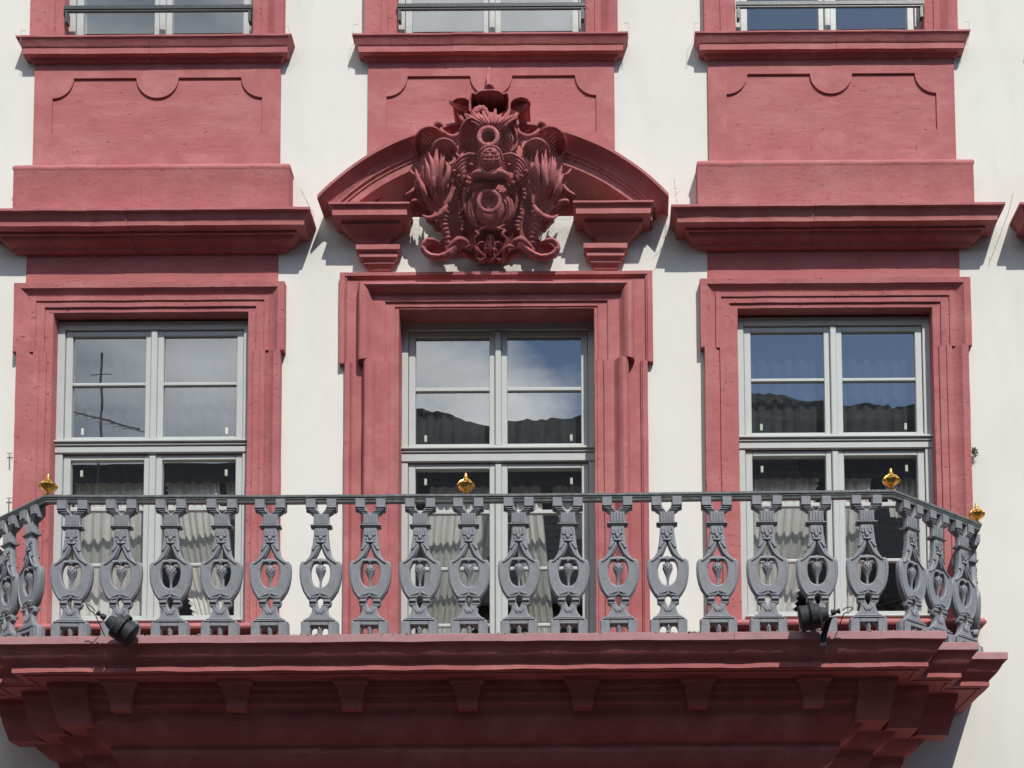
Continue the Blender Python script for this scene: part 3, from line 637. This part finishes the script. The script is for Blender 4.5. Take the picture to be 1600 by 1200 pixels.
# acanthus relief on the shaft and rims on the lyre, front and back
for fy in (-1,1):
    ax=Vector((0,fy,0))
    def rl(pts,r,nn=6): bm_.tube(curve([(p[0],fy*(p[2]-.002),p[1]) for p in pts],4),[q*.8 for q in r] if hasattr(r,'__len__') else r*.8,nn,axis=ax)
    for sg in (-1,1):
        rl([(sg*.005,.696,.020),(sg*.012,.668,.026),(sg*.009,.640,.027),(sg*.003,.622,.024)],[.003]*3+[.006]*8+[.003]*2)
        rl([(sg*.020,.694,.020),(sg*.030,.672,.025),(sg*.032,.654,.026),(sg*.022,.646,.027),(sg*.019,.655,.025)],.0045)
        rl([(sg*.028,.640,.021),(sg*.026,.628,.026),(sg*.014,.614,.026)],.0042)
        rl([(sg*.014,.596,.020),(sg*.030,.584,.025),(sg*.046,.560,.026),(sg*.055,.566,.022)],.0060)
        rl([(sg*.010,.592,.021),(sg*.028,.548,.025),(sg*.044,.516,.025),(sg*.070,.492,.024),(sg*.096,.474,.024)],.0080)
        rl([(sg*.112,.476,.018),(sg*.116,.430,.020),(sg*.114,.385,.020),(sg*.104,.335,.020),(sg*.086,.290,.021),(sg*.060,.258,.021),(sg*.022,.262,.022)],[.009]*25)
        rl([(sg*.008,.286,.021),(sg*.030,.276,.024),(sg*.050,.268,.022)],.010)
        rl([(sg*.026,.492,.019),(sg*.040,.486,.024),(sg*.010,.488,.024),(sg*.006,.478,.022)],.0055)
        rl([(sg*.030,.196,.020),(sg*.024,.176,.024),(sg*.010,.158,.024),(sg*.004,.166,.024)],.0048)
    rl([(-.022,.612,.020),(-.010,.606,.028),(.010,.606,.028),(.022,.612,.020)],.010)
    rl([(0,.640,.020),(0,.630,.030),(0,.618,.022)],.010)
    rl([(0,.084,.020),(0,.060,.026),(0,.030,.022)],.0065)
bmesh_me=bm_.mesh('baluster',38)
import bmesh as _b
q=_b.new(); q.from_mesh(bmesh_me); _b.ops.recalc_face_normals(q,faces=q.faces); q.to_mesh(bmesh_me); q.free()
bmesh_me.materials.append(M['iron'])
pm=MB(); pm.lathe([(.001,.486),(.014,.484),(.016,.474),(.013,.466),(.018,.462),(.027,.450),(.029,.438),(.027,.422),(.021,.404),(.014,.386),(.009,.368),(.007,.350),(.008,.335),(.010,.322),(.001,.312)],(0,0,0),18,lobes=6,lamp=.06)
for j in range(5):
    for k in range(8):
        a=2*math.pi*(k+.5*(j%2))/8; z=.454-.013*j; r_=[.026,.029,.0275,.022,.016][j]
        pm.tube([(r_*.9*math.cos(a),r_*.9*math.sin(a),z+.006),(r_*1.10*math.cos(a),r_*1.10*math.sin(a),z-.003),(r_*.8*math.cos(a),r_*.8*math.sin(a),z-.010)],.0030,5)
pend=pm.mesh('pendant',50); pend.materials.append(M['iron'])
first=[None]
def baluster(x,p,rz):
    if first[0] is None:
        b=bpy.data.objects.new('baluster',bmesh_me); COL.objects.link(b); b.parent=brl
        d=bpy.data.objects.new('pendant',pend); COL.objects.link(d); d.parent=b; first[0]=(b,d)
    else:
        b=first[0][0].copy(); COL.objects.link(b); d=first[0][1].copy(); COL.objects.link(d); d.parent=b
    b.location=Vector((x,-p,ZB))-Vector(brl.location); b.rotation_euler=(random.uniform(-.006,.006),random.uniform(-.008,.008),rz); return b
for i in range(17):
    baluster(-2.545+i*(2.352+2.545)/16,RP,random.uniform(-.03,.03))
def rail(mb,pts):
    """handrail along plan points (x,p)"""
    P=[Vector((x,-p,0)) for x,p in pts]
    prof=[(-.018,ZR-.004),(-.020,ZR+.010),(-.024,ZR+.014),(-.025,ZR+.022),(-.030,ZR+.026),(-.030,ZR+.036),(-.024,ZR+.042),(.024,ZR+.042),(.030,ZR+.036),(.030,ZR+.026),(.025,ZR+.022),(.024,ZR+.014),(.020,ZR+.010),(.018,ZR-.004)]
    st=[]
    for i,p in enumerate(P):
        d1=(P[i]-P[i-1]).normalized() if i>0 else None; d2=(P[i+1]-P[i]).normalized() if i<len(P)-1 else None
        d=((d1 or d2)+(d2 or d1)).normalized(); nrm=Vector((-d.y,d.x,0)); sc_=1/max(.4,(nrm.dot(Vector((-(d2 or d1).y,(d2 or d1).x,0)))))
        st.append([p+nrm*(o*sc_)+Vector((0,0,z)) for o,z in prof])
    D_=dens(st,.15); mb.grid([[wob(v,.0018,3)+Vector((0,0,-.012*(1-((v[0]-XB)/2.6)**2))) if v[1]<-1.05 else wob(v,.0018,3) for v in r] for r in D_],True)
CF,PB=2.609,.565; XBK=3.285
corners=[(XB-XBK,.05),(XB-XBK,PB),(XB-CF,RP),(XB+CF,RP),(XB+XBK,PB),(XB+XBK,.05)]
mb=MB(); rail(mb,corners); adopt(mb.build('handrail','railiron',None,smooth=35),brl)
for sg in (-1,1):
    ang=math.atan2(RP-PB,XBK-CF)
    for t_ in (.20,.50,.80):
        baluster(XB+sg*(CF+(XBK-CF)*t_),RP+(PB-RP)*t_,sg*ang)
    for p in (.40,.14): baluster(XB+sg*XBK,p,sg*math.pi/2)
FN=[(.001,.0),(.026,.0),(.028,.006),(.020,.012),(.013,.018),(.012,.026),(.020,.034),(.036,.042),(.045,.052),(.050,.062),(.052,.068),(.046,.078),(.034,.086),(.022,.094),(.014,.102),(.012,.110),(.015,.114),(.010,.122),(.008,.132),(.0085,.137),(.005,.144),(.0005,.148)]
for nm,(x,p) in (('gilt finial on the left front corner of the railing',(XB-CF,RP)),('gilt finial on the middle of the railing before the balcony door',(-.118,RP)),('gilt finial on the right front corner of the railing',(XB+CF,RP)),('small gilt finial at the right rear end of the railing',(XB+XBK,PB)),('gilt finial at the left rear end of the railing',(XB-XBK,PB))):
    mb=MB(); zz=ZR+.040-(.012 if abs(x)<1 else 0); mb.lathe(FN,(x,-p,zz),24,lobes=6,lamp=.07)
    for k in range(6):
        a=k*math.pi/3+.3; c_,s_=math.cos(a),math.sin(a)
        mb.tube([(x+c_*.012,-p+s_*.012,zz+.104),(x+c_*.036,-p+s_*.036,zz+.088),(x+c_*.053,-p+s_*.053,zz+.066),(x+c_*.046,-p+s_*.046,zz+.052)],[.003,.005,.006,.002],6)
    o=adopt(mb.build('finial','gold',None,smooth=45),brl); o['label']=nm

# ------------------------------------------------------------ spotlights
def spot(label,pos,axis,arm,loc_name):
    t=thing('spotlight',label,'spotlight',pos,'spotlights clamped to the balcony edge'); P=Vector(pos); K=1.35; a=Vector(axis).normalized()
    mb=MB(); mb.lathe([(u*K,v*K*.9) for u,v in [(.001,-.060),(.022,-.060),(.026,-.054),(.034,-.030),(.036,-.024),(.050,-.020),(.055,-.014),(.056,.060),(.0575,.062),(.0575,.074),(.054,.078),(.050,.079),(.044,.083),(.001,.086)]],P,28,a); adopt(mb.build('lamp_housing','black',None,smooth=35),t)
    side=a.cross(Vector((0,0,1))).normalized(); upx=side.cross(a).normalized()
    mb=MB(); pts=[P+a*.02+(side*math.cos(q)+upx*math.sin(q))*.092 for q in [R(v) for v in range(-35,216,15)]]; 
    rows=[[v-a*.011,v+a*.011,v+a*.011+(v-P-a*.02).normalized()*.005,v-a*.011+(v-P-a*.02).normalized()*.005] for v in pts]; mb.grid(rows,True); adopt(mb.build('yoke','black',None),t)
    mb=MB(); mb.lathe([(u*K,v*K*.9) for u,v in [(.001,-.12),(.011,-.12),(.012,-.112),(.008,-.108),(.008,-.098),(.013,-.094),(.014,-.076)]],P,14,a); adopt(mb.build('cable_gland','black',None,smooth=40),t)
    mb=MB(); e=P-a*.160; loop=curve([tuple(e),tuple(e-a*.025+Vector((0,0,.012))),tuple(e-a*.060+Vector((0,0,.004))),tuple(e-a*.045+Vector((0,.02,-.014))),tuple(e-a*.01+Vector((0,.03,-.02))),tuple(Vector((e.x,-1.15,ZB+.004)))],6); mb.tube(loop,.0032,6); adopt(mb.build('cable','black',None,smooth=60),t)
    mb=MB(); A_=[Vector(q) for q in arm]; rows=[]
    for i,v in enumerate(A_): rows.append([v+Vector((-.018,0,0)),v+Vector((.018,0,0)),v+Vector((.018,-.004,.002)),v+Vector((-.018,-.004,.002))])
    mb.grid(rows,True); adopt(mb.build('mounting_bracket','black',None),t)
    return t
spot('black spotlight at the left of the balcony edge, tilted down to the right',(-2.185,-1.30,4.315),(.72,.18,-.48),[(-2.17,-1.10,4.30),(-2.17,-1.20,4.30),(-2.17,-1.235,4.32),(-2.17,-1.285,4.372)],'l')
spot('black spotlight at the right of the balcony edge, pointing left with a cable loop behind',(2.00,-1.30,4.355),(-.90,.10,-.16),[(2.055,-1.205,4.20),(2.060,-1.206,4.25),(2.075,-1.215,4.31),(2.085,-1.27,4.35)],'r')

# ------------------------------------------------------------ curtains
def curtain(label,zt,zb,l_,r_,y=.22,amp=.009,k=11,lace=False):
    """l_,r_ : functions of t (0 top..1 bottom) giving the edges"""
    mb=MB(); rows=[]; nx=90
    ph=random.random()*6
    for i in range(37):
        t=i/36; a,b_=l_(t),r_(t); z=zt+(zb-zt)*t; row=[]
        for j in range(nx+1):
            u=j/nx; v=2*math.pi*k*u+ph+1.6*math.sin(3*u+1.2*t)+.7*math.sin(7*u+ph)
            nn=noise.noise(Vector((u*k*1.1+ph,t*1.3,ph))); n2=noise.noise(Vector((u*k*3+ph,t*.8,ph+5))); row.append(Vector((a+(b_-a)*u+.004*nn,y+amp*(1.25*math.sin(v)*(.7+nn)+.3*math.sin(2*v+1)+1.3*nn+.4*n2)+.01*math.sin(5*t+u*3),z)))
        rows.append(row)
    mb.grid(rows); o=mb.build('curtain','curtain',None,smooth=80,recalc=False,label=label,category='curtain',group='curtains hanging behind the tall windows')
    if lace:
        mb=MB(); e=[r[0 if lace>0 else -1]+Vector((-lace*(.012+.008*math.sin(i*2.1)),-.006,0)) for i,r in enumerate(dens([[r[0],r[-1]] for r in rows],.02))] if False else [r[0 if lace>0 else -1] for r in rows]
        ee=[]
        for i in range(len(e)-1):
            for s_ in range(4): ee.append(e[i].lerp(e[i+1],s_/4))
        mb.grid([[v+Vector((0,-.004,0)),v+Vector((-lace*(.030+.010*math.sin(i*1.7)),-.010+.006*math.sin(i*1.1),0))] for i,v in enumerate(ee)])
        c=mb.build('lace_edge','curtain',o,recalc=False)
lin=lambda a,b_,e=1:(lambda t:a+(b_-a)*t**e)
curtain('full net curtain in the left half of the left window',6.10,4.62,lin(XL-.62,XL-.62),lin(XL-.02,XL-.06),.26,k=9)
curtain('net curtain with lace edge drawn aside in the right half of the left window',6.10,4.62,lin(XL+.06,XL+.38,1.6),lin(XL+.42,XL+.50),.25,lace=1,k=7)
curtain('narrow curtain at the right jamb of the left window',6.10,5.62,lin(XL+.44,XL+.50),lin(XL+.62,XL+.62),.27,k=4)
curtain('net curtain sweeping down to the left in the left half of the balcony door',6.06,4.30,lin(-.50,-.60),lin(-.03,-.36,1.5),.36,k=9,lace=-1)
curtain('narrow net curtain sweeping down to the right behind the balcony door',6.06,4.30,lin(.06,.26,1.1),lin(.28,.44,1.1),.36,k=5)
curtain('dim curtain at the right jamb of the balcony door',6.06,5.5,lin(.34,.46),lin(.60,.60),.38,k=5)
curtain('net curtain with lace edge at the left of the right window',6.10,4.62,lin(XR-.62,XR-.62),lin(XR-.10,XR-.38,1.3),.26,lace=-1,k=8)
curtain('narrow net curtain beside the middle post of the right window',6.10,4.62,lin(XR+.05,XR+.06),lin(XR+.36,XR+.14,.6),.25,k=4)
curtain('dark hanging curtain at the right of the right window',6.10,5.60,lin(XR+.36,XR+.42),lin(XR+.62,XR+.62),.28,k=6)

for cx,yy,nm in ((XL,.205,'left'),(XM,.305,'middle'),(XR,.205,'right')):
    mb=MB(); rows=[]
    for z in (6.95,6.62,6.60,6.35,6.10,5.86):  # lowest row hangs past the transom, standing in for its shade
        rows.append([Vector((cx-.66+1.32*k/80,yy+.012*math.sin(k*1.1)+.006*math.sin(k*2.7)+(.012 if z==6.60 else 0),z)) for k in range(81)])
    mb.grid(rows); mb.build('sun_blind','dimcloth',None,smooth=80,recalc=False,label='dim grey pleated blind behind the upper panes of the %s window, lengthened to darken the curtain tops'%nm,category='blind')
# ------------------------------------------------------------ rooms behind the windows
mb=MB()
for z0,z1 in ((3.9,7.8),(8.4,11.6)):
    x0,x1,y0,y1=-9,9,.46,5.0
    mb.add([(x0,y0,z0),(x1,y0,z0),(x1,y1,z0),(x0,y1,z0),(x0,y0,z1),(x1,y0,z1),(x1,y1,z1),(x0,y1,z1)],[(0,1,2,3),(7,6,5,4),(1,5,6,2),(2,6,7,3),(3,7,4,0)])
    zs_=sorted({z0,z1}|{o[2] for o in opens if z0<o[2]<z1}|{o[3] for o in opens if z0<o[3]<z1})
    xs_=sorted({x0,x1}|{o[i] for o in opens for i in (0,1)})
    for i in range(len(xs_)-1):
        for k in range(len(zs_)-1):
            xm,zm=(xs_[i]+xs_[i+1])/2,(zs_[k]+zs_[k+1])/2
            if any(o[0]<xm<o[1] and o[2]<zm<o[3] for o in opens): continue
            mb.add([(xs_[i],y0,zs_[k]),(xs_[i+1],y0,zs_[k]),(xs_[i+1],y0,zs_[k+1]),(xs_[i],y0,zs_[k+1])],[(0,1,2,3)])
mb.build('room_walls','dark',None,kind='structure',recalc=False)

# ------------------------------------------------------------ bird deterrent wires
def spike(label,pts,barbs=True,r=.0016):
    mb=MB(); P=[Vector(p) for p in pts]; mb.tube(P,r,5)
    if barbs:
        for a,b_ in zip(P,P[1:]):
            n_=int((b_-a).length/.055)
            for i in range(n_):
                c=a.lerp(b_,(i+.5)/max(n_,1)); d=Vector((random.uniform(-.5,1),random.uniform(-.6,.2),random.uniform(-.3,.5)))*.03
                mb.tube([c-d*.7,c+d],.0010,4)
    mb.build('bird_wire','wire',None,label=label,category='wire',group='bird deterrent wires on the cornices',recalc=False)
spike('barbed wire beside the right end of the left cornice',[at(469,295,.15),at(491,337,.10),at(487,347,.04)])
spike('barbed wire above the left end of the right cornice',[at(1053,280,.12),at(1058,318,.20)])
spike('barbed wire hanging below the left end of the right cornice',[at(1046,355,.02),at(1036,385,.06),at(1020,405,.10)])
spike('plain wire at the right end of the right cornice',[at(1583,302,.25),at(1575,335,.20),at(1547,408,.02)],False)
for lb,x,y,s_ in (('left end of the left sill',37,48,-1),('right end of the left sill',447,42,1),('left end of the middle sill',556,38,-1),('right end of the middle sill',978,36,1),('left end of the right sill',1089,36,-1),('right end of the right sill',1510,34,1)):
    spike('thin bent wire at the %s'%lb,[at(x-3*s_,y,.05),at(x+4*s_,y+0,.10),at(x+5*s_,y+18,.13),at(x+1*s_,y+36,.06)],False,.0013)
spike('long straight wire above the pediment left',[at(644,186,.20),at(650,206,.21)],False,.0011)
# dry moss tuft and small hooks on the wall
mb=MB()
for i in range(70):
    c=at(1522+random.gauss(0,2.2),706+random.gauss(0,4),.03+random.random()*.03); d=Vector((random.uniform(-1,1),random.uniform(-1,.2),random.uniform(-1,1)))*.012; mb.tube([c-d,c+d],.0022,4)
mb.build('moss_tuft','moss',None,label='dry moss tuft beside the right window surround',category='moss',recalc=False)
for lb,x,y in (('upper',15,708),('lower',14,778)):
    mb=MB(); mb.tube([at(x,y,0),at(x,y,.05),at(x,y+6,.055)],.005,6); mb.tube([at(x-4,y,.02),at(x+5,y,.02)],.003,6)
    mb.build('wall_hook','wire',None,label='%s iron hook in the plaster left of the left window'%lb,category='hook')
mb=MB(); c=at(1446,988,.12)

# ------------------------------------------------------------ street side, mirrored in the panes; the outermost houses are unseen
mb=MB(); mb.add([(-1500,-1500,0),(1500,-1500,0),(1500,600,0),(-1500,600,0)],[(0,1,2,3)]); mb.build('street','cobble',None,kind='structure',recalc=False)
def house(label,x0,x1,yf,ze,zr,col='house'):
    t=thing('town_house',label,'house',((x0+x1)/2,yf,0),'houses across the street'); yb=yf-9; ym=(yf+yb)/2
    mb=MB(); mb.box(x0,x1,yb,yf,0,ze); mb.add([(x0,yf,ze),(x0,ym,zr),(x0,yb,ze),(x1,yf,ze),(x1,ym,zr),(x1,yb,ze)],[(0,2,1),(3,4,5)]); adopt(mb.build('wall',col,None,recalc=False),t)
    mb=MB(); sl_=(zr-ze)/(yf-ym); n_=26
    for i in range(n_):
        a=i/n_; b2=(i+1)/n_; y_a=yf+.4-(yf+.4-ym)*a; y_b=yf+.4-(yf+.4-ym)*b2; za=ze-.4*sl_+(zr-ze+.4*sl_)*a; zb_=ze-.4*sl_+(zr-ze+.4*sl_)*b2
        mb.add([(x0-.2,y_a,za+.015),(x1+.2,y_a,za+.015),(x1+.2,y_b,zb_+.01),(x0-.2,y_b,zb_+.01),(x0-.2,y_a,za-.06),(x1+.2,y_a,za-.06)],[(0,1,2,3),(4,5,1,0)])
    mb.add([(x0-.2,ym,zr),(x1+.2,ym,zr),(x1+.2,yb-.4,ze-.4*sl_),(x0-.2,yb-.4,ze-.4*sl_)],[(0,1,2,3)])
    adopt(mb.build('roof','roof',None,recalc=False),t)
    for fl in (1.2,4.6,7.9):
        k=0; x=x0+1.2
        while x<x1-1.6:
            mb=MB(); mb.box(x,x+1.1,yf-.02,yf+.05,fl,fl+1.7); adopt(mb.build('window','black',None),t); x+=2.3
    return t
house('unseen long low house added far left to block horizon sky',-48,-20.3,-17.4,10.5,15.0); house('unseen long house added far right to block horizon sky',19.3,48,-17.3,11.2,16.4); house('ochre house opposite with low roof and antenna',-20,-5.5,-17.5,11.0,15.9); house('taller house opposite the balcony door',-5.3,5.2,-17.2,11.3,16.5); house('house opposite the right window',5.4,19,-17.6,11.4,16.9)  # first two are added out of view to keep low sky off the soffit
mb=MB(); X_=-10.2; Y_=-20.5
mb.tube([(X_,Y_,14.0),(X_,Y_,17.8)],.028,6); 
for z_,hw_ in ((16.4,.0),(17.3,.25)): mb.tube([(X_-hw_-.01,Y_,z_),(X_+hw_,Y_,z_)],.012,5)
mb.tube([(X_-.65,Y_,16.45),(X_+.85,Y_,16.0)],.02,5)
for i in range(9):
    q=i/8; c=Vector((X_-.7+1.5*q,Y_,16.43-.45*q)); mb.tube([c+Vector((-.06,.3,-.22+.1*q)),c+Vector((.06,-.3,.22-.1*q))],.012,4)
mb.build('tv_antenna','wire',None,label='roof antenna across the street mirrored in the left window',category='antenna')
mb=MB(); rows=[]
for j,(L_,hf) in enumerate(((200,.05),(235,.55),(270,.80),(300,1.0),(330,.9),(380,.1))):
    row=[]
    for i in range(421):
        s_=-.75+1.5*i/420; X_=.631+s_*(L_+9.57)
        pts=[(-.75,.30),(-.44,.38),(-.31,.43),(-.20,.475),(-.13,.491),(-.10,.488),(-.078,.479),(-.05,.480),(-.008,.4835),(.05,.490),(.117,.5013),(.172,.4932),(.242,.489),(.4,.47),(.75,.41)]
        for (a,ha),(b2,hb) in zip(pts,pts[1:]):
            if a<=s_<=b2: h=ha+(hb-ha)*(s_-a)/(b2-a)
        z=h*(300+9.57)*hf+1.6+(1.3*noise.noise(Vector((s_*60,j*3,0)))+.5*noise.noise(Vector((s_*260,j,4)))+.8*abs(noise.noise(Vector((s_*600,j,9)))))*hf
        row.append(Vector((X_,-L_,z if hf>.06 else 0)))
    rows.append(row)
mb.grid(rows); mb.build('hill','forest',None,kind='structure',recalc=False)
